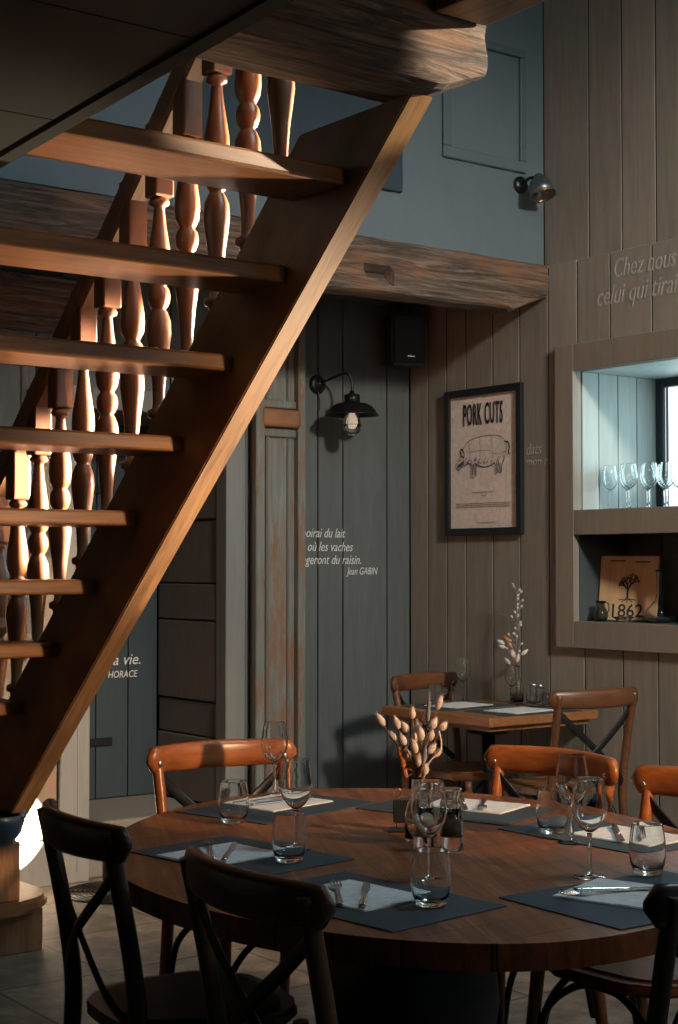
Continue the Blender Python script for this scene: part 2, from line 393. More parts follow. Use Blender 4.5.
# doorway reveal of wide horizontal boards, threshold, door
rv = B(); zz = [.25, .62, .80, .99, 1.17, 1.33, 1.62, 1.86, 2.1]
zz = [.25, .57, .74, 1.13, 1.31, 1.62, 1.86, 2.1]
for i, (a, b) in enumerate(zip(zz, zz[1:])): box(rv, 4.044 + .006 * (i % 3 == 1), 4.09, YB + .062, 6.85, a + .004, b - .004, .003)
box(rv, 3.23, 3.322, YB + .062, 6.85, .25, 2.1); box(rv, 3.324, 4.042, YB + .062, 6.85, 2.1, 2.13)
tag(obj('trim_6', rv, painted('dun_reveal_boards', (.155, .14, .115), .6, .15)), kind='structure')
st = B(); box(st, 3.326, 4.041, YB - .0, 6.9, 0, .249, .012, seg=2)
for v in st.verts: v.co += Vector((0, noise.noise(v.co * 9) * .006, noise.noise(v.co * 7) * .004))
tag(obj('trim_7', st, M['stone']), kind='structure')
dr = empty('door_1', (3.33, 6.85, .25), kind='structure')
db = B(); boards(db, 'y', 0, [.0, .18, .36, .54, .71], .005, 1.85, .04); box(db, .0, .71, .012, .05, .005, 1.85); obj('door_leaf', db, M['door'], dr)
hb = B(); box(hb, .02, .45, -.012, 0, .26, .30, .003); hb2 = B(); box(hb, .02, .45, -.012, 0, 1.5, 1.54, .003); hb2.free()
obj('strap_hinge', hb, M['black_metal'], dr)
write('chalk_writing', 'la vie.', .078, on_y(.435, -.002, .655), M['chalk'], dr, shear=.25)
write('chalk_writing', 'HORACE', .048, on_y(.425, -.002, .592), M['chalk'], dr, shear=.2, sx=.85)
# pilaster of old painted wood
pl = B(); x0, x1 = 4.178, 4.470
box(pl, x0 + .02, x1, 6.205, YB - .001, 0, 2.60)
for a, b in ((x0, x0 + .05), (x1 - .045, x1)): box(pl, a, b, 6.165, 6.21, 0, 2.60, .006)
for a, b in ((x0 + .075, x0 + .095), (x1 - .09, x1 - .075)): box(pl, a, b, 6.190, 6.21, .05, 2.55, .006)
for z0, z1 in ((0, .12), (2.02, 2.06), (2.16, 2.20), (2.50, 2.60)): box(pl, x0 + .05, x1 - .045, 6.185, 6.21, z0, z1, .005)
tag(obj('trim_8', pl, M['old']), kind='structure')
pl = B(); box(pl, x0 + .03, x1 - .03, 6.155, 6.186, 2.065, 2.155, .02, seg=3)
tag(obj('trim_9', pl, wood('bare_orange_wood', (.16, .06, .025), (.36, .17, .08), .6, (4, 4, 4))), kind='structure')
# quotation on the lamp wall
write('chalk_writing', 'boirai du lait', .066, on_y(4.50, YB - .002, 1.538), M['chalk'], wall_back, shear=.3, sx=.80)
write('chalk_writing', 'r où les vaches', .066, on_y(4.50, YB - .002, 1.470), M['chalk'], wall_back, shear=.3, sx=.80)
write('chalk_writing', 'ngeront du raisin.', .066, on_y(4.50, YB - .002, 1.405), M['chalk'], wall_back, shear=.3, sx=.80)
write('chalk_writing', 'Jean GABIN', .052, on_y(4.785, YB - .002, 1.352), M['chalk'], wall_back, shear=.3, sx=.75)
# writing on the right wall
write('chalk_writing', 'Chez nous', .125, on_x(XW - .002, 4.825, 2.69), M['chalk_dim'], wall_right, shear=.3, sx=.68)
write('chalk_writing', 'celui qui tirai', .125, on_x(XW - .002, 4.925, 2.575), M['chalk_dim'], wall_right, shear=.3, sx=.72)
write('chalk_writing', 'dats', .075, on_x(XW - .002, 5.388, 1.925), M['chalk_dim'], wall_right, shear=.3, sx=.85)
write('chalk_writing', 'mon r', .065, on_x(XW - .002, 5.388, 1.87), M['chalk_dim'], wall_right, shear=.3, sx=.9)
write('chalk_writing', 'f', .075, on_x(XW - .002, 5.985, 1.925), M['chalk_dim'], wall_right, shear=.3)
# alcove ceiling and upper blue wall
ac = B(); box(ac, -2.6, 5.2, 5.40, 6.3, 2.74, 2.80); tag(obj('ceiling_alcove', ac, M['wall_dark']), kind='structure')
bw = B(); box(bw, -2.6, 5.2, YU, YU + .08, 2.815, 5.2)
wall_upper = tag(obj('wall_upper', bw, M['blue']), kind='structure')
pm = B()
for q in ((4.564, 5.078, 3.232, 3.285), (4.564, 5.078, 3.773, 3.81), (4.564, 4.614, 3.285, 3.773), (5.040, 5.078, 3.285, 3.773)): box(pm, q[0], q[1], YU - .018, YU, q[2], q[3], .005)
obj('panel_moulding', pm, M['blue'], wall_upper)
# rest of the room, behind and beside the camera
rr = B(); box(rr, -2.7, -2.6, -3.2, 7.2, 0, 5.2); M['umber'] = painted('dark_umber_boards', (.035, .03, .026), .7, .15)
tag(obj('wall_left', rr, M['umber']), kind='structure')
rr = B(); box(rr, -2.6, 5.85, -3.3, -3.2, 0, 5.2); tag(obj('wall_front', rr, M['umber']), kind='structure')
rr = B(); box(rr, -2.7, 5.85, -3.3, 6.4, 5.2, 5.3); tag(obj('ceiling', rr, M['umber']), kind='structure')
# low boarded ceiling at the left (above the camera)
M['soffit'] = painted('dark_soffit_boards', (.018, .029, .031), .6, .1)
def xe(y): return 1.50 + .064 * (y - 2.15)
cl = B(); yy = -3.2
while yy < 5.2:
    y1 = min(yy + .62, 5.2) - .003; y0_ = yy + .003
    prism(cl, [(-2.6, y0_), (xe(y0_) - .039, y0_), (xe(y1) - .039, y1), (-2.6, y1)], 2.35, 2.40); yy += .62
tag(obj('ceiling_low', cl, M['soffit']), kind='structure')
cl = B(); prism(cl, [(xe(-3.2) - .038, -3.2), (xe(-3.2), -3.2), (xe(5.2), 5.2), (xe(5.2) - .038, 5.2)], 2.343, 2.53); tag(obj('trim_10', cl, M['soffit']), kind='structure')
mz = B(); box(mz, 2.52, 2.58, -3.2, 2.98, 2.885, 5.2); tag(obj('wall_light_blocker', mz, M['wall_dark']), kind='structure')  # added unseen partition that blocks the high light from the upper wall
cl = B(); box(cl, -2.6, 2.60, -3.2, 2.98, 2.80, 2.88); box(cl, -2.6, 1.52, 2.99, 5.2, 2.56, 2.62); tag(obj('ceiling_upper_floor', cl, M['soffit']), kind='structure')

# ================================================================= BEAMS
def rough_beam(x0, x1, y0, y1, z0, z1, amp=.012, step=.03, hole=None, taper=None):
    bm = bmesh.new(); n = max(2, int((x1 - x0) / step)); k = 8; sec = []
    c = .02
    for s in range(4):
        pass
    pts = []
    corners = [(y0, z0), (y1, z0), (y1, z1), (y0, z1)]
    for s in range(4):
        a = Vector(corners[s]); b = Vector(corners[(s + 1) % 4])
        for i in range(k): pts.append(a.lerp(b, i / k) if i else a.lerp(Vector(((y0 + y1) / 2, (z0 + z1) / 2)), .06))
    rings = []
    for i in range(n + 1):
        x = x0 + (x1 - x0) * i / n; ring = []
        for p in pts:
            y, z = p
            if taper: z = taper(x, z)
            q = Vector((x, y, z)); d = noise.noise(Vector((x * 1.5, y * 14, z * 14))) * amp + noise.noise(Vector((x * 6, y * 30, z * 30 + 5))) * amp * .4
            cy, cz = (y0 + y1) / 2, (z0 + z1) / 2; dirv = Vector((0, y - cy, z - cz)).normalized()
            q += dirv * d
            if hole and hole[0] < x < hole[1] and y < y0 + .01 and hole[2] < z < hole[3]: q.y += .05
            ring.append(bm.verts.new(q))
        rings.append(ring)
    m = len(pts)
    for a, b in zip(rings, rings[1:]):
        for j in range(m): bm.faces.new((a[j], a[(j + 1) % m], b[(j + 1) % m], b[j]))
    bm.faces.new(rings[0]); bm.faces.new(rings[-1])
    return bm
def tp(x, z):
    if x > 4.95 and z < 2.7: return z + (x - 4.95) * .35
    if z < 2.7: return z + (x - 4.0) * .02
    return z
bm = rough_beam(1.0, 5.19, 5.222, 5.40, 2.57, 2.812, .012, .025, (4.10, 4.25, 2.635, 2.69), tp)
tag(obj('ceiling_beam', bm, M['beam'], smooth=False), 'old weathered timber beam under the blue wall with a mortise slot', 'beam')
bm = rough_beam(1.2, 3.30, 6.17, 6.245, 2.42, 2.66, .010, .03)
tag(obj('timber_lintel', bm, M['beam']), 'weathered timber lintel on the back wall seen between the stair treads', 'beam')
bm = rough_beam(.9, 2.575, 2.80, 3.02, 2.55, 2.79, .012, .03, None, lambda x, z: (z + max(0, x - 2.44) * .35 * (1 if z < 2.66 else -.6)))
tag(obj('ceiling_beam', bm, M['beam']), 'thick rough beam above the stairs with a sunlit rounded end', 'beam')
bm = B(); box(bm, 2.40, 2.562, -3.1, 2.79, 2.715, 2.797, .006, seg=2)
tag(obj('ceiling_joist', bm, M['stringer']), 'smooth brown joist at the top edge running above the beam end', 'joist')

# ================================================================= STAIRCASE
stairs = empty('staircase', (2.43, 5.3, 0), label='open tread oak staircase with turned balusters rising to the upper right', cat='staircase')
SO = Vector((2.43, 5.3, 0))
def sobj(name, bm, mat, parent=None, smooth=False, label=None):
    bmesh.ops.translate(bm, vec=-SO, verts=bm.verts); return obj(name, bm, mat, parent or stairs, smooth, label)
SL = .92
def zbot(y): return 1.808 - SL * (y - 3.676)
def stringer(x0, x1, ytop=2.93):
    bm = bmesh.new(); ylow = 3.676 + (1.808 - .53) / SL
    H = .43
    prof = [(ytop + .0, zbot(ytop)), (ylow, .53), (ylow + H / SL, .53), (ytop + .0, zbot(ytop) + H)]
    zt = 2.545
    yb = 3.676 - (zt - 1.808) / SL; yt = 3.676 - (zt - H - 1.808) / SL
    prof = [(yb, zt), (ylow, .53), (ylow + H / SL, .53), (yt, zt)]
    a = [bm.verts.new((x0, y, z)) for y, z in prof]; b = [bm.verts.new((x1, y, z)) for y, z in prof]
    bm.faces.new(a); bm.faces.new(b[::-1])
    for i in range(4): bm.faces.new((a[i], a[(i + 1) % 4], b[(i + 1) % 4], b[i]))
    bmesh.ops.bevel(bm, geom=bm.edges[:], offset=.004, segments=2, affect='EDGES'); return bm
sobj('stringer', stringer(2.40, 2.472), M['stringer'])
sobj('stringer', stringer(1.30, 1.36), M['stringer'])
for n in range(-2, 8):
    y0 = 4.976 - .263 * n; z0 = .882 + .2123 * n
    bm = B(); box(bm, 1.362, 2.40, y0, y0 + .235, z0, z0 + .047, .008, seg=2); sobj('tread', bm, M['tread'])
def baluster_bm(L=.83):
    bm = bmesh.new(); P = []
    # from the bottom: base ring, tapering vase, ball, bottle shape, ring; square block on top
    P = [(0, -.10), (.016, -.10), (.020, -.03), (.024, -.012), (.034, -.008), (.036, .002), (.034, .012), (.020, .018), (.018, .035), (.020, .08), (.026, .15), (.035, .215), (.039, .25), (.036, .29), (.026, .315),
         (.019, .325), (.027, .332), (.034, .35), (.035, .365), (.032, .382), (.022, .396), (.026, .402), (.035, .42), (.039, .45), (.037, .485), (.030, .53), (.022, .58), (.017, .625), (.016, .64), (.030, .646), (.032, .655), (.028, .664), (.02, .668), (.0, .668)]
    P = [(r, z) for r, z in P]
    lathe(bm, P, 20)
    for fce in bm.faces: fce.smooth = True
    box(bm, -.034, .034, -.034, .034, .668, .90, .006, seg=2)
    return bm
bal_me = None
for k in range(-4, 9):
    y = 4.78 - .1625 * k; zr = 1.262 + SL * (4.78 - y)
    if zr > 2.62: break
    if bal_me is None:
        o = obj('baluster', baluster_bm(), M['baluster'], stairs); bal_me = o.data
    else:
        o = D.objects.new('baluster', bal_me); COL.objects.link(o); o.parent = stairs
    o.location = Vector((2.436, y, zr)) - SO
bm = B(); 
bar(bm, (2.436, 5.6, 1.262 + SL * (4.78 - 5.6) + .86), (2.436, 3.05, 1.262 + SL * (4.78 - 3.05) + .86), .075, .085, (0, 0, 1), .012)
sobj('handrail', bm, M['stair'])
# base step, bull-nosed
bm = B(); box(bm, 1.25, 2.60, 5.215, 5.80, 0, .155, .004); sobj('bottom_step_riser', bm, M['stair'])
poly = [(1.2, 5.13), (2.47, 5.13)] + [(2.47 + .165 * math.sin(a), 5.295 - .165 * math.cos(a)) for a in [R(x) for x in range(15, 91, 15)]] + [(2.635, 5.80), (1.2, 5.80)]
bm = B(); prism(bm, poly, .156, .205); bmesh.ops.bevel(bm, geom=[e for e in bm.edges if abs(e.verts[0].co.z - e.verts[1].co.z) < .001], offset=.014, segments=3, affect='EDGES')
sobj('bottom_step_tread', bm, M['tread'])
bm = B(); box(bm, 2.345, 2.475, 5.145, 5.285, .205, .415, .006, seg=2); sobj('newel_block', bm, M['stair'])
# blue bowl on the block
bw_ = empty('ceramic_bowl', (2.385, 5.13, .416), label='blue glazed bowl on the wooden block at the foot of the stairs', cat='bowl')
bm = B(); lathe(bm, [(0, 0), (.045, 0), (.05, .008), (.075, .04), (.088, .08), (.09, .105), (.086, .108), (.080, .10), (.068, .05), (.04, .018), (0, .015)], 28)
obj('bowl', bm, M['bowl'], bw_, True)
bm = B(); tube(bm, smooth_path([(.045, -.075, .10), (.075, -.05, .125), (.09, 0, .128), (.08, .04, .12)]), [.012, .018, .02, .012], 10)
for i in range(5): tube(bm, [(.06 + i * .007, -.07 + i * .022, .095), (.062 + i * .007, -.068 + i * .022, .142)], .009, 8)
obj('twisted_rim', bm, M['bowl'], bw_, True)

# ================================================================= WALL THINGS
# poster
ps = empty('framed_poster', (5.198, 5.672, 1.546), label='black framed poster of a pig headed PORK CUTS on the taupe boards', cat='poster')
PW, PH = .556, .728
def pobj(name, bm, mat, par=None, label=None):
    return obj(name, bm, mat, par or ps, label=label)
mP = Matrix(((0, 0, -1, 0), (-1, 0, 0, 0), (0, 1, 0, 0), (0, 0, 0, 1))) @ Matrix.Translation((-PW / 2, 0, 0))
def inP(bm): bmesh.ops.transform(bm, matrix=mP, verts=bm.verts); return bm
bm = B(); fw = .036
box(bm, 0, fw, 0, PH, 0, .024, .002); box(bm, PW - fw, PW, 0, PH, 0, .024, .002); box(bm, fw, PW - fw, 0, fw, 0, .024, .002); box(bm, fw, PW - fw, PH - fw, PH, 0, .024, .002)
pobj('picture_frame', inP(bm), M['frame'])
bm = B(); box(bm, fw, PW - fw, fw, PH - fw, 0, .010); sheet = pobj('printed_sheet', inP(bm), M['white_pale'])
bm = text_bm('PORK CUTS', .15, sx=.30, bold=.0018, space=1.12)
xs = [v.co.x for v in bm.verts]; wdt = max(xs) - min(xs)
for v in bm.verts: v.co.x = (v.co.x - min(xs)) * .285 / wdt + .135; v.co.y += .548
for v in bm.verts: v.co.z += .0125
pobj('printed_title', inP(bm), M['ink'], sheet)
bm = B(); Z = .0122
def sc(p): return [(.075 + x * .395, .295 + y * .395) for x, y in p]
def sp2(p, n=6): return [(v.x, v.y) for v in smooth_path([(x, y, 0) for x, y in p], n)]
back = sp2([(.02, .10), (0.0, .13), (.02, .17), (.06, .22), (.10, .27), (.12, .32), (.17, .38), (.25, .44), (.40, .475), (.58, .49), (.74, .485), (.86, .45), (.92, .38), (.93, .30), (.91, .22), (.88, .15)])
belly = sp2([(.10, .11), (.17, .13), (.24, .16), (.29, .14), (.30, .13)]) 
belly2 = sp2([(.37, .15), (.45, .115), (.55, .10), (.65, .115), (.72, .145)])
legs = [[(.26, .16), (.285, .08), (.28, .01), (.30, -.03), (.33, -.03), (.32, .02), (.33, .09), (.35, .16)], [(.33, .14), (.36, .05), (.36, 0), (.39, .0), (.385, .06), (.39, .14)], [(.72, .16), (.73, .08), (.71, .03), (.74, .0), (.77, .02), (.775, .08), (.80, .15)], [(.79, .17), (.81, .09), (.79, .05), (.81, .02), (.85, .04), (.85, .1), (.885, .17)]]
for p, wd in ((back, .0042), (belly, .006), (belly2, .008)): ribbon(bm, sc(p), wd * .6, Z)
for l_ in legs: ribbon(bm, sc(sp2(l_, 4)), .0024, Z)
ribbon(bm, sc(sp2([(.02, .10), (.06, .085), (.10, .11)])), .005, Z)
ribbon(bm, sc(sp2([(.10, .27), (.085, .33), (.12, .345), (.16, .29), (.15, .24), (.11, .26)])), .006, Z)
ribbon(bm, sc(sp2([(.92, .40), (.97, .38), (.985, .32), (.97, .26), (.99, .24)])), .006, Z)
ribbon(bm, sc([(.07, .20), (.09, .205)]), .006, Z)
for i in range(70):
    x = random.uniform(.08, .9); t = random.random(); lo = .14; y = lo + (random.random() ** 2) * .07; L = random.uniform(.015, .04)
    ribbon(bm, sc([(x, y), (x + L * .5, y + L)]), .0017, Z)
for l_ in legs:
    cx = sum(p[0] for p in l_) / len(l_)
    for i in range(8):
        y = .01 + i * .016; ribbon(bm, sc([(cx - .012, y), (cx + .018, y + .02)]), .0022, Z)
for i in range(14): x = .03 + i * .009; ribbon(bm, sc([(x, .11 + i * .002), (x + .012, .15 + i * .004)]), .002, Z)
for p in ([(.24, .43), (.27, .30), (.24, .17)], [(.45, .48), (.46, .3), (.44, .12)], [(.27, .30), (.45, .31), (.66, .30)], [(.66, .48), (.68, .3), (.66, .12)], [(.68, .27), (.80, .25), (.92, .28)]): ribbon(bm, sc(sp2(p)), .0016, Z)
pobj('pig_drawing', inP(bm), M['ink'], sheet)
bm = B()
for i in range(3): ribbon(bm, [(.075, .158 - i * .009), (.47, .158 - i * .009)], .003, Z)
ribbon(bm, [(.20, .212), (.35, .212)], .0035, Z); ribbon(bm, [(.26, .196), (.30, .196)], .003, Z); ribbon(bm, [(.23, .062), (.36, .062)], .003, Z)
pobj('small_print', inP(bm), M['ink_faint'], sheet)
# speaker
spk = empty('wall_speaker', (5.045, 6.12, 2.41), R(-16), label='black loudspeaker hung in the corner under the beam', cat='speaker')
poly = [(-.09, -.075), (.09, -.075), (.09, .04), (.04, .08), (-.04, .08), (-.09, .04)]
bm = B(); prism(bm, poly, 0, .265); bmesh.ops.bevel(bm, geom=bm.edges[:], offset=.01, segments=2, affect='EDGES'); obj('cabinet', bm, M['black'], spk)
bm = B(); box(bm, -.08, .08, -.083, -.0755, .012, .25, .004); obj('grille', bm, plain('speaker_grille', (.02, .022, .026), .7), spk)
bm = B(); box(bm, -.012, .030, -.087, -.0835, .040, .047, .001); obj('badge', bm, M['steel'], spk, label='small pale badge')
bm = B(); tube(bm, [(.0, .06, .276), (.0, .06, .33)], .012, 10); tube(bm, [(0, .06, .325), (.03, .12, .325)], .01, 10); obj('bracket', bm, M['black'], spk)
# wall lamp (barn style)
lp = empty('wall_lamp', (4.60, YB, 2.13), label='black barn style wall lamp with a clear bulb on the slate boards', cat='lamp')
bm = B(); lathe(bm, [(0, 0), (.048, 0), (.048, .012), (.035, .022), (.018, .026), (.018, .04), (0, .04)], 24, Matrix.Translation((-.005, 0, .17)) @ Matrix.Rotation(R(90), 4, 'X')); obj('wall_plate', bm, M['black_metal'], lp, True)
bm = B(); tube(bm, smooth_path([(-.005, -.03, .17), (.0, -.09, .185), (.015, -.17, .205), (.03, -.215, .205), (.045, -.225, .16), (.045, -.225, .115)], 6), .007, 8); tube(bm, smooth_path([(-.01, -.015, .14), (.0, -.02, .08), (-.005, -.016, .03)], 5), .003, 6); obj('arm', bm, M['black_metal'], lp)
mL = Matrix.Translation((.045, -.225, 0))
bm = B(); lathe(bm, [(0, .12), (.012, .12), (.014, .108), (.038, .103), (.040, .060), (.0, .058)], 20, mL); obj('socket', bm, M['strap'], lp, True)
bm = B(); lathe(bm, [(.038, .064), (.075, .058), (.104, .040), (.122, .010), (.132, .004), (.132, 0), (.118, .004), (.098, .034), (.07, .050), (.038, .056), (.038, .064)], 36, mL); obj('shade', bm, M['black_metal'], lp, True)
bm = B(); lathe(bm, [(.02, .055), (.02, .02), (.040, -.02), (.047, -.05), (.040, -.078), (.02, -.094), (0, -.098)], 24, mL); obj('bulb_jar', bm, M['glass'], lp, True)
bm = B(); lathe(bm, [(0, .03), (.008, .03), (.010, .005), (.018, -.02), (.020, -.04), (.012, -.058), (0, -.062)], 16, mL)
t = NT('warm_bulb'); t.set(Base_Color=(.8, .7, .6), Roughness=.3); t.b.inputs['Emission Color'].default_value = (1, .75, .55, 1); t.b.inputs['Emission Strength'].default_value = .45
obj('bulb', bm, t.m, lp, True)
bm = B()
for k in range(4):
    a = k * math.pi / 2 + .4; c, s = math.cos(a), math.sin(a)
    tube(bm, [(.045 + .036 * c, -.225 + .036 * s, .02), (.045 + .044 * c, -.225 + .044 * s, -.05), (.045 + .03 * c, -.225 + .03 * s, -.088), (.045, -.225, -.10)], .0015, 5)
tube(bm, [(.045 + .044 * math.cos(x * .314), -.225 + .044 * math.sin(x * .314), -.045) for x in range(21)], .0015, 5)
obj('wire_cage', bm, M['black_metal'], lp)
# small spotlight on the blue wall
sl = empty('spotlight', (5.045, YU, 3.175), label='small metal spotlight fixed high on the blue wall by the corner', cat='lamp')
bm = B(); lathe(bm, [(0, 0), (.04, 0), (.04, .012), (0, .016)], 20, Matrix.Rotation(R(90), 4, 'X')); obj('wall_plate', bm, M['strap'], sl, True)
bm = B(); tube(bm, smooth_path([(0, -.01, 0), (0, -.07, .02), (.02, -.12, .01)], 4), .008, 8); obj('arm', bm, M['strap'], sl)
mS = Matrix.Translation((.01, -.13, -.03)) @ Matrix.Rotation(R(-18), 4, 'X')
bm = B(); lathe(bm, [(0, .06), (.018, .06), (.024, .045), (.045, .03), (.055, -.01), (.060, -.045), (.056, -.045), (.050, -.01), (.03, .02), (0, .025)], 24, mS); obj('shade', bm, plain('dull_steel', (.16, .19, .21), .35, .8), sl, True)
bm = B(); lathe(bm, [(.0605, -.040), (.063, -.044), (.0605, -.050), (.055, -.046), (.0605, -.040)], 24, mS); obj('rim', bm, M['brass'], sl, True, label='brass coloured rim')
# chalkboard high on the blue wall
cb = empty('chalkboard', (3.8, YU, 3.033), label='dark chalkboard with white writing on the blue wall behind the stairs', cat='chalkboard')
bm = B(); box(bm, -.62, .522, -.022, -.001, 0, .75, .003); obj('board', bm, M['door'], cb)
for i, s in enumerate(('menu du jour', 'la carte', 'les vins', 'au verre', 'desserts')):
    write('chalk_writing', s, .045, on_y(-.56 + .06 * (i % 2), -.0235, .64 - i * .07), M['chalk_dim'], cb, shear=.3)

# ================================================================= TABLEWARE MASTERS
def wine_glass(h=.205, r=.038):
    k = h / .205; q = r / .038
    root = empty('wine_glass', (0, 0, 0), cat='glass')
    bm = B(); lathe(bm, [(.0, .092 * k), (.008 * q, .0935 * k), (.020 * q, .103 * k), (.032 * q, .120 * k), (.038 * q, .142 * k), (.037 * q, .162 * k), (.033 * q, .186 * k), (.0297 * q, .2035 * k), (.0295 * q, .2047 * k), (.0290 * q, .2052 * k), (.0285 * q, .2047 * k), (.0285 * q, .2035 * k), (.032 * q, .186 * k), (.0358 * q, .162 * k), (.0368 * q, .142 * k), (.031 * q, .1215 * k), (.019 * q, .105 * k), (.007 * q, .0965 * k), (0, .0955 * k)], 32); obj('bowl', bm, M['glass'], root, True)
    bm = B(); lathe(bm, [(0, .0915 * k), (.006, .0905 * k), (.0042, .080 * k), (.0036, .05 * k), (.0042, .018 * k), (.006, .0075), (.0, .0072)], 12); obj('stem', bm, M['glass'], root, True)
    bm = B(); lathe(bm, [(0, 0), (.033, 0), (.0345, .001), (.033, .002), (.015, .0035), (.006, .0068), (0, .007)], 28); obj('foot', bm, M['glass'], root, True)
    return root
def tumbler(h=.105, r=.039):
    bm = B(); k = h / .105; q = r / .039
    lathe(bm, [(0, 0), (.024 * q, 0), (.030 * q, .004), (.036 * q, .022 * k), (.039 * q, .045 * k), (.037 * q, .075 * k), (.0328 * q, .1033 * k), (.0326 * q, .1047 * k), (.0320 * q, .1052 * k), (.0314 * q, .1047 * k), (.0314 * q, .1033 * k), (.0358 * q, .075 * k), (.0376 * q, .045 * k), (.0345 * q, .024 * k), (.027 * q, .012 * k), (0, .010 * k)], 32)
    return tag(obj('tumbler', bm, M['glass'], None, True), cat='glass')
WG = wine_glass(); WGS = wine_glass(.185, .034); TB = tumbler(); TBS = tumbler(.095, .036)
used = set()
def place(master, loc, rz, label, group=None, cat=None):
    o = master if master.name not in used and not used.add(master.name) else copy_tree(master)
    o.location = loc; o.rotation_euler = (0, 0, rz); o['label'] = label
    if group: o['group'] = group
    elif 'group' in o: del o['group']
    return o
def fork():
    root = empty('fork', (0, 0, 0), cat='fork')
    bm = B(); pts = smooth_path([(0, -.10, .003), (0, -.06, .003), (0, 0, .006), (0, .03, .008)], 5); tube(bm, pts, [.007, .0065, .004, .003], 8, .35, (0, 0, 1)); obj('handle', bm, M['steel'], root, True)
    bm = B(); prism(bm, [(-.003, .03), (.003, .03), (.011, .045), (.0115, .06), (-.0115, .06), (-.011, .045)], .006, .0085)
    for i in range(4): x = -.0098 + i * .0065; tube(bm, smooth_path([(x, .059, .007), (x, .08, .006), (x, .10, .009)], 3), [.0019, .0018, .001], 6)
    obj('tines', bm, M['steel'], root); return root
def knife():
    root = empty('knife', (0, 0, 0), cat='knife')
    bm = B(); tube(bm, smooth_path([(0, -.11, .005), (0, -.07, .005), (0, -.02, .005), (0, .005, .005)], 4), [.007, .0075, .006, .005], 8, .55, (0, 0, 1)); obj('handle', bm, M['steel'], root, True)
    bm = B(); prism(bm, [(-.005, .004), (.006, .004), (.0085, .03), (.009, .07), (.006, .10), (.0, .11), (-.006, .105), (-.006, .03)], .004, .0056); obj('blade', bm, M['steel'], root); return root
FK = fork(); KN = knife()
ZT = .75
def mat_obj(c, wl, rz, label, z=ZT):
    bm = B(); box(bm, -wl[0] / 2, wl[0] / 2, -wl[1] / 2, wl[1] / 2, 0, .003, .001)
    o = obj('placemat', bm, M['mat']); o.location = (c[0], c[1], z); o.rotation_euler = (0, 0, rz)
    return tag(o, label, 'placemat', 'slate placemats')
def napkin(c, wl, rz, label, z=ZT + .0032):
    bm = B(); box(bm, -wl[0] / 2, wl[0] / 2, -wl[1] / 2, wl[1] / 2, 0, .0018, .0006); box(bm, -wl[0] / 2 + .002, wl[0] / 2 - .001, -wl[1] / 2 + .001, wl[1] / 2 - .002, .0019, .0036, .0006)
    o = obj('napkin', bm, M['napkin']); o.location = (c[0], c[1], z); o.rotation_euler = (0, 0, rz)
    return tag(o, label, 'napkin', 'white napkins')

# ================================================================= DINING TABLE
tbl = empty('dining_table', (2.329, 2.80, 0), R(64), label='large oval wooden table with a barrel pedestal in the foreground', cat='table')
def sup(a, b, n, N=96):
    out = []
    for i in range(N):
        t = 2 * math.pi * i / N; c, s = math.cos(t), math.sin(t)
        out.append((a * math.copysign(abs(c) ** (2 / n), c), b * math.copysign(abs(s) ** (2 / n), s)))
    return out
bm = B(); prism(bm, sup(.948, .706, 1.85), .702, .75)
bmesh.ops.bevel(bm, geom=[e for e in bm.edges if abs(e.verts[0].co.z - e.verts[1].co.z) < .001], offset=.006, segments=2, affect='EDGES')
obj('tabletop', bm, M['table'], tbl)
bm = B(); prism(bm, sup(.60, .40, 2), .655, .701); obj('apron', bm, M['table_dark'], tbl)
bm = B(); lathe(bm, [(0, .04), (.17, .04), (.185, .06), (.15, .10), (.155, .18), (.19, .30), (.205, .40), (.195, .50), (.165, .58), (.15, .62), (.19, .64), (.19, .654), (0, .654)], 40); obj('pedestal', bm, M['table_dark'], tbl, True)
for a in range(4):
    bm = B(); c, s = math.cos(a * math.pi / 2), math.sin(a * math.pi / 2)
    tube(bm, smooth_path([(.15 * c, .15 * s, .085), (.30 * c, .30 * s, .06), (.42 * c, .42 * s, .03)], 4), [.04, .035, .028], 10, .8); obj('foot', bm, M['table_dark'], tbl, True)

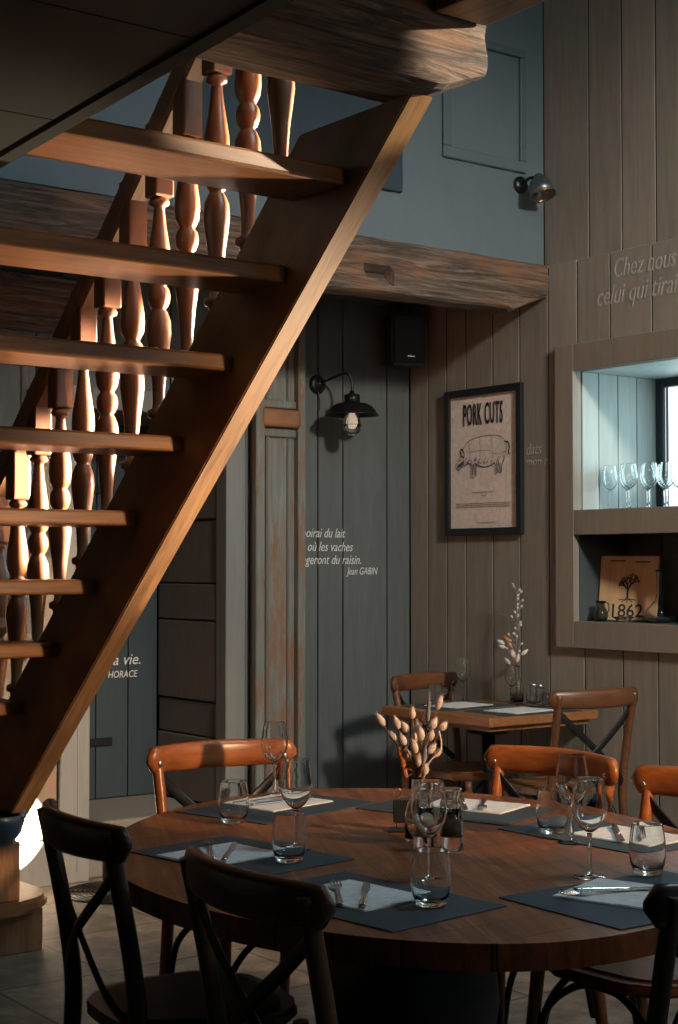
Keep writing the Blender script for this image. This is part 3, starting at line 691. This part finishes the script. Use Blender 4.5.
# ================================================================= CHAIRS
def make_chair(mw, seatmat, strap, crest_lab=None):
    root = empty('crossback_chair', (0, 0, 0), cat='chair')
    # seat: rounded trapezoid
    bm = B(); P = []
    for i in range(40):
        t = 2 * math.pi * i / 40; c, s = math.cos(t), math.sin(t)
        x = math.copysign(abs(c) ** .6, c); y = math.copysign(abs(s) ** .6, s); wd = .205 + .018 * y
        P.append((x * wd, y * .205))
    prism(bm, P, .435, .462); bmesh.ops.bevel(bm, geom=[e for e in bm.edges if abs(e.verts[0].co.z - e.verts[1].co.z) < .001], offset=.009, segments=3, affect='EDGES')
    st_ = obj('seat', bm, mw, root)
    bm = B(); prism(bm, [(x * .84, y * .84) for x, y in P], .4622, .468); obj('seat_pad', bm, seatmat, st_)
    for s in (-1, 1):
        # rear leg running up into the back post
        bm = B(); p = smooth_path([(s * .200, -.255, 0), (s * .192, -.215, .22), (s * .188, -.196, .44), (s * .194, -.206, .58), (s * .196, -.235, .74), (s * .200, -.262, .865)], 6)
        tube(bm, p, [.014, .0165, .0175, .0165, .016, .015], 10, 1.15, (0, 1, 0)); lg = obj('leg', bm, mw, root)
        bm = B(); bmesh.ops.create_uvsphere(bm, u_segments=10, v_segments=6, radius=.008, matrix=Matrix.Translation((s * .200, -.232, .835)) @ Matrix.Diagonal((1, .5, 1, 1))); obj('bolt', bm, M['steel'], lg, True)
        bm = B(); tube(bm, smooth_path([(s * .205, .215, 0), (s * .196, .195, .22), (s * .185, .175, .434)], 5), [.0135, .016, .0175], 10); obj('leg', bm, mw, root)
        # side hoop under the seat
        bm = B(); tube(bm, smooth_path([(s * .188, .170, .20), (s * .186, .14, .34), (s * .17, .06, .415), (s * .168, 0, .425), (s * .17, -.06, .415), (s * .182, -.15, .34), (s * .186, -.195, .20)], 6), .0095, 8); obj('side_brace', bm, strap, root)
        # cross strap: from the top of this post to the foot of the other
        bm = B(); p = smooth_path([(s * .198, -.240 + .0, .80), (s * .13, -.252, .735), (0, -.256 - .006 * s, .63), (-s * .12, -.238, .53), (-s * .178, -.208, .475)], 7)
        tube(bm, p, .015, 8, .22, (0, 1, 0)); obj('cross_strap', bm, strap, root)
    bm = B(); tube(bm, smooth_path([(-.188, .183, .22), (-.16, .175, .34), (-.08, .165, .41), (0, .163, .425), (.08, .165, .41), (.16, .175, .34), (.188, .183, .22)], 6), .0095, 8); obj('front_brace', bm, strap, root)
    # crest rail, thick bent board with rounded ends, bowing backwards
    bm = B(); N = 26; rings = []
    for i in range(N + 1):
        u = -1 + 2 * i / N; x = u * .2375; y = -.232 - .062 * (1 - u * u) ; e = max(0, abs(u) - .9) / .1
        hh = .036 * math.sqrt(max(.05, 1 - e * e * .95)) * (1 + .12 * (1 - u * u)); th = .017 * math.sqrt(max(.08, 1 - e * e * .9)); zc = .846
        tx = Vector((.2375, .124 * u, 0)).normalized(); nx = Vector((-tx.y, tx.x, 0))
        ring = []
        for k in range(14):
            a = 2 * math.pi * k / 14; c, s = math.cos(a), math.sin(a)
            ring.append(bm.verts.new(Vector((x, y, zc)) + nx * (th * math.copysign(abs(c) ** .7, c)) + Vector((0, -.0, 1)) * (hh * math.copysign(abs(s) ** .7, s))))
        rings.append(ring)
    for a, b in zip(rings, rings[1:]):
        for k in range(14): bm.faces.new((a[k], a[(k + 1) % 14], b[(k + 1) % 14], b[k]))
    bm.faces.new(rings[0]); bm.faces.new(rings[-1])
    obj('crest_rail', bm, mw, root, True)
    return root
CH = make_chair(M['chair'], M['tread'], M['strap']); CD = make_chair(M['chair_shaded'], M['seat_dark'], M['black_metal']); CB = make_chair(wood('chair_brown_wood', (.07, .026, .012), (.20, .075, .03), .35, (4, 26, 26)), M['tread'], M['strap']); CM = make_chair(M['chair_half_shaded'], M['seat_dark'], M['black_metal'])
G = 'crossback chairs around the tables'
def chair_at(mast, x, y, deg, label):
    place(mast, (x, y, 0), R(deg), label, G)
chair_at(CH, 2.45, 3.60, 172, 'orange-brown crossback chair at the far left end of the oval table')
chair_at(CH, 2.86, 3.10, 95, 'orange-brown crossback chair behind the right side of the oval table, below the small table')
chair_at(CH, 2.84, 2.54, 92, 'crossback chair at the right edge of the picture, right of the wine glasses')
chair_at(CD, 1.805, 2.92, -98, 'shade-toned crossback chair nearest the foot of the stairs, left of the oval table')
chair_at(CM, 1.77, 2.25, -93.2, 'shade-toned brown crossback chair in the front, its curved back over the left placemat')
chair_at(CD, 2.185, 1.955, -3, 'shade-toned crossback chair in the lower right corner with a blue-grey seat')
chair_at(CB, 4.85, 5.44, 189, 'brown crossback chair at the small table, on its left by the slate wall')
chair_at(CB, 4.83, 4.81, -7, 'brown crossback chair at the small table, on its right below the niche')

# ================================================================= PLACE SETTINGS
mat_obj((2.41, 3.45), (.46, .32), R(14), 'slate placemat at the far left end of the oval table')
mat_obj((1.945, 2.93), (.30, .42), R(8), 'slate placemat on the left between the two near shade-toned chairs')
mat_obj((1.885, 2.40), (.31, .45), R(6), 'slate placemat in front, behind the front brown chair')
mat_obj((2.765, 3.13), (.29, .46), R(16), 'slate placemat beside the glass mills at the far right')
mat_obj((2.79, 2.62), (.28, .46), R(2), 'slate placemat at the right under two wine glass feet')
mat_obj((2.325, 2.085), (.46, .33), R(-2), 'slate placemat in the lower right before the shade-toned chair')
napkin((2.44, 3.50), (.24, .20), R(12), 'white napkin at the far left end setting')
napkin((1.905, 2.95), (.22, .19), R(8), 'white napkin on the left placemat behind the front chair')
napkin((1.885, 2.43), (.18, .23), R(6), 'white napkin on the front placemat beside the chair back')
napkin((2.835, 3.13), (.18, .23), R(20), 'white napkin on the far right placemat beside the mills')
napkin((2.815, 2.56), (.18, .24), R(4), 'white napkin on the right placemat behind the tumbler')
napkin((2.31, 2.13), (.21, .20), R(18), 'white napkin on the lower right placemat with crossed cutlery')
ZC = ZT + .0070
def cut(m, x, y, deg, label): place(m, (x, y, ZC), R(deg - 90), label, 'cutlery at the oval table')
cut(FK, 2.42, 3.53, -2, 'fork on the napkin at the far left end'); cut(KN, 2.45, 3.48, 3, 'knife on the napkin at the far left end')
cut(FK, 1.90, 2.985, 60, 'fork on the napkin of the left setting'); cut(KN, 1.925, 2.945, 50, 'knife on the napkin of the left setting')
cut(FK, 1.850, 2.445, 56, 'fork with upright tines on the front napkin'); cut(KN, 1.885, 2.405, 50, 'knife on the front napkin, right of its fork')
cut(KN, 2.805, 3.15, 232, 'knife on the far right napkin, left of its fork'); cut(FK, 2.84, 3.11, 226, 'fork on the far right napkin, right of its knife')
cut(KN, 2.79, 2.58, 228, 'knife on the right napkin behind the tumbler'); cut(FK, 2.825, 2.55, 226, 'fork on the right napkin behind the tumbler')
cut(KN, 2.33, 2.13, -32, 'knife lying across the lower right napkin'); cut(FK, 2.275, 2.14, 165, 'fork lying against the knife on the lower right napkin')
ZG = ZT + .0031
def g(m, x, y, label, z=ZG, group=None): place(m, (x, y, z), random.uniform(0, 6), label, group or ('wine glasses on the oval table' if m in (WG, WGS) else 'tumblers on the oval table'))
g(TB, 2.169, 3.30, 'tumbler at the far left end, before the orange chair back')
g(WG, 2.515, 3.62, 'wine glass furthest left back, in front of the orange chair back')
g(TB, 1.985, 2.80, 'tumbler on the left placemat beside the wine glass')
g(WG, 2.075, 2.90, 'wine glass standing behind the left tumbler')
g(TB, 1.945, 2.278, 'tumbler in front on the front placemat')
g(WG, 2.105, 2.47, 'wine glass in the middle standing right behind the front tumbler', ZT + .0002)
g(TB, 2.700, 2.71, 'tumbler behind the wine glass on the right placemat')
g(WG, 2.655, 2.60, 'wine glass on the right placemat in front of a tumbler', ZT + .0002)
g(WG, 2.395, 2.295, 'wine glass of the lower right setting, left of its tumbler', ZT + .0002)
g(TB, 2.505, 2.235, 'tumbler of the lower right setting at the right edge')
# mills
def mill(loc, fill, label):
    r = empty('glass_mill', loc, label=label, cat='mill', group='glass mills')
    bm = B(); lathe(bm, [(0, 0), (.027, 0), (.029, .004), (.027, .035), (.0235, .07), (.021, .098), (.0195, .098), (.0215, .07), (.024, .04), (.0245, .034), (0, .034)], 24); obj('body', bm, M['glass'], r, True)
    bm = B(); lathe(bm, [(0, .036), (.0235, .036), (.0205, .078), (0, .080)], 20); obj('contents', bm, fill, r, True)
    bm = B(); lathe(bm, [(0, .099), (.022, .099), (.020, .108), (.017, .118), (.022, .128), (.025, .140), (.022, .143), (0, .143)], 24); obj('cap', bm, M['glass'], r, True)
mill((2.36, 2.69, ZT), M['pepper'], 'clear pepper mill nearest the white napkin on the right')
mill((2.315, 2.73, ZT), M['salt'], 'clear salt mill left of the pepper mill')
# number stand
ns = empty('number_stand', (2.44, 2.955, ZT), R(-40), label='black table stand with a curled wire clip beside the dried flowers', cat='stand')
bm = B(); box(bm, -.04, .04, -.02, .02, 0, .008, .002); obj('base', bm, M['black'], ns)
bm = B(); box(bm, -.028, .028, -.006, .006, .022, .078, .002); obj('card', bm, M['black'], ns)
bm = B(); tube(bm, [(-.02, 0, .006), (-.02, 0, .085)] + [(-.02 + (.012 - k * .0005) * math.sin(k * .5), 0, .097 - (.012 - k * .0005) * math.cos(k * .5)) for k in range(18)], .0013, 6); obj('wire_clip', bm, M['brass'], ns)
# vase with dried flowers
vs = empty('glass_vase', (2.385, 2.84, ZT), label='small clear bottle vase in the middle of the oval table', cat='vase')
bm = B(); lathe(bm, [(0, 0), (.028, 0), (.031, .006), (.031, .06), (.026, .085), (.015, .105), (.014, .145), (.018, .150), (.0165, .151), (.0125, .145), (.0135, .105), (.024, .084), (.029, .06), (.029, .008), (0, .006)], 28); obj('bottle', bm, M['glass'], vs, True)
RV = Vector((.797, -.604, 0)); FV = Vector((.604, .797, 0))
def head_bm(p, d, L, r, fuzz=60, seed=0):
    rnd = random.Random(seed); bm = bmesh.new(); d = Vector(d).normalized(); p = Vector(p)
    q = d.to_track_quat('Z', 'Y').to_matrix().to_4x4(); m = Matrix.Translation(p) @ q
    lathe(bm, [(0, 0), (r * .6, L * .12), (r, L * .35), (r * .9, L * .6), (r * .5, L * .85), (0, L)], 9, m)
    for i in range(fuzz):
        a = rnd.uniform(0, 6.28); t = rnd.uniform(.05, .95); rr = r * math.sin(math.pi * min(1, t * .9 + .1)) * .9
        b = Vector((rr * math.cos(a), rr * math.sin(a), L * t)); e = b + Vector((math.cos(a) * r * .45, math.sin(a) * r * .45, L * .22)); s = Vector((-math.sin(a), math.cos(a), 0)) * .0006
        vv = [bm.verts.new(m @ (b - s)), bm.verts.new(m @ (b + s)), bm.verts.new(m @ e)]; bm.faces.new(vv)
    return bm
fb = empty('dried_flowers', (2.385, 2.84, ZT), label='bunch of pale bunny tail grass and dried flowers in the bottle vase', cat='flowers')
# (offset right, height of head base, depth, length, radius, material)
HD = [(-.078, .268, 0, .040, .0115, 'flower', -.6), (.046, .305, .01, .042, .010, 'flower', .35), (-.045, .262, -.01, .035, .011, 'flower', -.3), (-.022, .250, .01, .036, .012, 'flower', -.5), (.030, .262, -.01, .034, .012, 'flower', .5),
      (.008, .235, -.015, .04, .012, 'flower', -.1), (.018, .270, .01, .034, .010, 'flower', .1), (-.005, .205, -.02, .04, .011, 'flower', -.2), (.022, .205, -.01, .034, .011, 'flower', .9), (-.012, .285, .0, .032, .010, 'flower', 0.0), (.052, .258, .0, .030, .011, 'flower', .8), (.0, .175, -.015, .036, .011, 'flower', .1),
      (-.040, .195, 0, .030, .008, 'flower_o', -.2), (-.034, .170, -.01, .028, .008, 'flower_o', -.1), (.024, .270, 0, .085, .006, 'flower_g', .05), (.012, .180, -.02, .05, .007, 'flower_g', .15)]
HD = [(a, b, c, L * .92, r * .82, m_, n_) for a, b, c, L, r, m_, n_ in HD] + [(-.012, .225, .015, .03, .009, 'flower', .3), (.030, .232, .01, .03, .009, 'flower', .2), (-.030, .225, -.02, .03, .009, 'flower', -.4), (.006, .255, .02, .03, .009, 'flower', -.2), (-.018, .185, .01, .032, .009, 'flower', -.3), (.014, .155, -.02, .03, .009, 'flower', .2), (.036, .195, .01, .028, .008, 'flower', 1.2), (-.052, .232, .01, .028, .008, 'flower', -.6), (-.028, .148, -.01, .026, .007, 'flower_o', -.2)]
for i, (rx, hz, dz, L, r, mt, ln) in enumerate(HD):
    tip = RV * rx + FV * dz + Vector((0, 0, hz)); bm = B(); tube(bm, smooth_path([(0, 0, .02), RV * rx * .12 + Vector((0, 0, .15)), tip], 5), .0012, 5)
    s_ = obj('stem', bm, M['stem'], fb); obj('flower_head', head_bm(tip, RV * ln + Vector((0, 0, 1)), L, r, 110, i), M[mt], fb, True)
bm = B(); tube(bm, smooth_path([(0, 0, .05), RV * .02 + Vector((0, 0, .17)), RV * .055 + Vector((0, 0, .215)), RV * .05 + Vector((0, 0, .26))], 5), .002, 6); obj('dry_leaf', bm, M['flower'], fb)

# ================================================================= SMALL TABLE
sx0, sx1, sy0, sy1 = 4.505, 5.165, 4.892, 5.625
stt = empty('small_table', ((sx0 + sx1) / 2, (sy0 + sy1) / 2, 0), label='small square wooden table against the taupe boards', cat='table')
hx, hy = (sx1 - sx0) / 2, (sy1 - sy0) / 2
bm = B(); box(bm, -hx, hx, -hy, hy, .712, .75, .004, seg=2); obj('tabletop', bm, M['small_table'], stt)
bm = B(); box(bm, -hx + .03, hx - .03, -hy + .03, hy - .03, .690, .711); obj('apron', bm, M['small_table'], stt)
bm = B(); tube(bm, [(0, 0, .03), (0, 0, .66)], .03, 16); lathe(bm, [(0, .64), (.09, .64), (.10, .66), (.11, .689), (0, .689)], 20); obj('column', bm, M['black_metal'], stt, True)
bm = B()
for a in (45, 135, 225, 315): c, s = math.cos(R(a)), math.sin(R(a)); tube(bm, smooth_path([(0, 0, .07), (.12 * c, .12 * s, .05), (.22 * c, .22 * s, .017)], 4), [.024, .02, .016], 8)
obj('base', bm, M['black_metal'], stt)
mat_obj((4.80, 5.42), (.44, .30), R(4), 'dark placemat at the left half of the small table')
mat_obj((4.86, 5.06), (.44, .30), R(-2), 'dark placemat at the right half of the small table')
napkin((4.80, 5.42), (.26, .20), R(8), 'white napkin at the left half of the small table')
napkin((4.84, 5.06), (.26, .20), R(4), 'white napkin at the right half of the small table')
GG = 'glasses on the small table'
g(WG, 4.97, 5.585, 'wine glass at the back left of the small table', ZG, GG)
g(WGS, 5.05, 5.33, 'wine glass beside the tall dried branch on the small table', ZT + .0002, GG)
g(TBS, 4.70, 5.47, 'tumbler at the left front corner of the small table', ZG + .004, GG)
g(TBS, 5.03, 5.165, 'tumbler on the small table beside the number stand', ZG + .004, GG)
vs2 = empty('glass_vase', (5.11, 5.36, ZT), label='clear bottle vase on the small table by the wall', cat='vase')
bm = B(); lathe(bm, [(0, 0), (.03, 0), (.032, .006), (.032, .08), (.022, .11), (.014, .125), (.014, .17), (.017, .175), (.0125, .17), (.0125, .126), (.020, .109), (.030, .08), (.030, .008), (0, .006)], 24); obj('bottle', bm, M['glass'], vs2, True)
br = empty('dried_branch', (5.11, 5.36, ZT), label='tall dried branch with silvery seed pods in the small table vase', cat='flowers')
bm = B(); tube(bm, smooth_path([(0, 0, .02), (-.004, .0, .25), (-.006, -.008, .45), (-.008, -.006, .575)], 6), [.0022, .002, .0014, .0008], 6)
obj('stem', bm, M['stem'], br)
rnd = random.Random(3)
M['pod'] = plain('silvery_pods', (.42, .42, .42), .5)
for i in range(26):
    z = .20 + .36 * (i / 26); sd = rnd.uniform(-1, 1); ln = rnd.uniform(.015, .045) * (1.15 - i / 34)
    tip = Vector((-.004, -.003, z)) + RV * sd * ln + Vector((0, 0, ln * .6)); bm = B(); tube(bm, [(-.004, -.002, z - .01), tip], .0007, 4)
    q = Vector((sd, rnd.uniform(-.4, .4), .6)); 
    lathe(bm, [(0, 0), (.0055, .004), (.0065, .010), (.004, .016), (0, .019)], 8, Matrix.Translation(tip) @ q.to_track_quat('Z', 'Y').to_matrix().to_4x4()); obj('seed_pod', bm, M['pod'], br, True)
for i, (rx, hz, ln, mt) in enumerate([(-.055, .275, -1.6, 'flower'), (-.03, .285, -1.0, 'flower_o'), (-.02, .255, -.7, 'flower_o'), (.02, .225, 1.2, 'flower'), (-.01, .21, -.3, 'flower'), (.0, .19, .2, 'flower'), (-.045, .255, -2.2, 'pod'), (-.03, .18, -.8, 'pod')]):
    tip = RV * rx + Vector((0, 0, hz)); bm = B(); tube(bm, smooth_path([(0, 0, .03), RV * rx * .2 + Vector((0, 0, .17)), tip], 5), .001, 5); obj('stem', bm, M['stem'], br)
    obj('flower_head', head_bm(tip, RV * ln + Vector((0, 0, 1)), .045, .010, 30, i + 40), M[mt], br, True)
bm = B(); tube(bm, smooth_path([(0, 0, .2), RV * -.03 + Vector((0, 0, .33)), RV * -.045 + Vector((0, 0, .40)), RV * -.08 + Vector((0, 0, .425))], 5), .001, 5); obj('twig', bm, M['stem'], br)
for i, (x, y) in enumerate([(5.115, 5.21), (5.135, 5.275)]):
    r = empty('glass_shaker', (x, y, ZT), label=('glass shaker on the small table nearest the number stand', 'glass shaker on the small table nearest the vase')[i], cat='shaker', group='glass shakers')
    bm = B(); lathe(bm, [(0, 0), (.022, 0), (.022, .075), (.020, .080), (.0195, .075), (.0195, .006), (0, .005)], 8); obj('jar', bm, M['glass'], r)
    bm = B(); lathe(bm, [(0, .0805), (.021, .0805), (.021, .095), (.015, .103), (0, .104)], 16); obj('lid', bm, M['steel'], r, True)
n2 = empty('number_stand', (5.088, 5.125, ZT), R(-35), label='black table number stand reading 17 on the small table', cat='stand')
bm = B(); box(bm, -.03, .03, -.012, .012, 0, .006, .002); obj('base', bm, M['black'], n2)
bm = B(); box(bm, -.030, .030, -.005, .005, .012, .066, .002); tube(bm, [(0, 0, .004), (0, 0, .02)], .002, 6); cd = obj('card', bm, M['black'], n2)
write('number', '17', .034, on_y(-.016, -.0062, .028), M['chalk'], cd)

# ================================================================= NICHE THINGS
for i, (x, y, r) in enumerate([(5.35, 4.965, 0), (5.36, 4.87, 0), (5.30, 4.80, 0), (5.42, 4.80, 0), (5.34, 4.715, 0), (5.45, 4.725, 0), (5.36, 4.63, 0), (5.45, 4.64, 0)]):
    place(WG, (x, y + .02, ZS0 + .001), i, 'clear wine glass standing in the row on the window ledge', 'wine glasses on the window ledge')
pb = empty('printed_board', (5.355, 4.893, ZN0 + .003), 0, label='pale board printed with a tree and 1862 leaning in the lower niche', cat='board')
pb.rotation_euler = (0, R(9), R(18))
bm = B(); box(bm, -.008, .008, -.143, .143, 0, .298, .003); pbd = obj('panel', bm, M['board'], pb)
bm = bmesh.new(); rnd = random.Random(11)
def branch(x, y, a, L, wd, n):
    x2, y2 = x + L * math.cos(a), y + L * math.sin(a); ribbon(bm, [(x, y), (x2, y2)], wd)
    if n > 0:
        for k in (-1, 0, 1): branch(x2, y2, a + k * rnd.uniform(.35, .75) + rnd.uniform(-.15, .15), L * rnd.uniform(.6, .82), wd * .72, n - 1)
branch(0, .105, math.pi / 2, .036, .010, 4)
for k in range(5): a = R(200 + k * 35); ribbon(bm, [(0, .10), (.045 * math.cos(a), .10 + .018 * math.sin(a))], .004)
for v in bm.verts: v.co.z = .0005
bmesh.ops.transform(bm, matrix=on_x(-.0085, 0, 0), verts=bm.verts); obj('tree_print', bm, M['ink'], pbd)
write('date_print', '1862', .085, on_x(-.0088, .088, .016), M['ink'], pbd, bold=.001)
bm = B(); ribbon(bm, [(-.09, .275), (-.02, .275)], .006); ribbon(bm, [(.03, .27), (.10, .27)], .006)
for v in bm.verts: v.co.z = .0005
bmesh.ops.transform(bm, matrix=on_x(-.0085, 0, 0), verts=bm.verts); obj('heading_print', bm, M['ink'], pbd)
jg = empty('small_jug', (5.262, 4.965, ZN0 + .001), label='small dark glass jug in front of the printed board', cat='jug')
bm = B(); lathe(bm, [(0, 0), (.026, 0), (.034, .02), (.033, .04), (.020, .065), (.018, .078), (.026, .092), (.024, .092), (.016, .078), (.018, .065), (.030, .04), (.031, .02), (.024, .004), (0, .003)], 24); obj('body', bm, glass('smoky_glass', (.35, .38, .42)), jg, True)
bm = B(); tube(bm, smooth_path([(0, -.02, .085), (0, -.045, .08), (0, -.048, .05), (0, -.034, .035)], 4), .003, 6); obj('handle', bm, glass('smoky_glass_handle', (.35, .38, .42)), jg)
def decanter(x, y, h, label):
    r = empty('decanter', (x, y, ZN0 + .001), label=label, cat='decanter', group='decanters in the lower niche')
    bm = B(); lathe(bm, [(0, 0), (.055, 0), (.075, .015), (.078, .035), (.05, .07), (.02, .10), (.013, .13), (.015, h - .01), (.02, h), (.018, h), (.0125, h - .012), (.011, .13), (.018, .10), (.047, .07), (.074, .035), (.071, .017), (.05, .004), (0, .004)], 28); obj('body', bm, M['glass'], r, True)
decanter(5.32, 4.665, .235, 'clear decanter standing right of the printed board')
decanter(5.36, 4.48, .25, 'clear decanter at the right edge of the lower niche')
r = empty('flat_dish', (5.275, 4.84, ZN0 + .001), label='low clear glass dish in front of the date on the board', cat='dish')
bm = B(); lathe(bm, [(0, 0), (.03, 0), (.034, .01), (.052, .022), (.050, .023), (.03, .012), (0, .008)], 24); obj('dish_body', bm, M['glass'], r, True)

# ================================================================= FLOOR GRATE
bm = B(); 
for k in range(9):
    rr_ = .05 + k * .022; tube(bm, [((rr_) * math.cos(R(a)), (rr_) * math.sin(R(a)), .006) for a in range(0, 361, 12)], .004, 5)
for a in range(0, 180, 45): c, s = math.cos(R(a)), math.sin(R(a)); box(bm, -.23, .23, -.005, .005, .001, .005, 0, Matrix.Rotation(R(a), 4, 'Z'))
o = obj('floor_grate', bm, M['black_metal']); o.location = (3.30, 5.92, .0005); tag(o, 'round black slotted grate lying on the floor left of the oval table', 'grate')
for m in (WGS,):
    pass
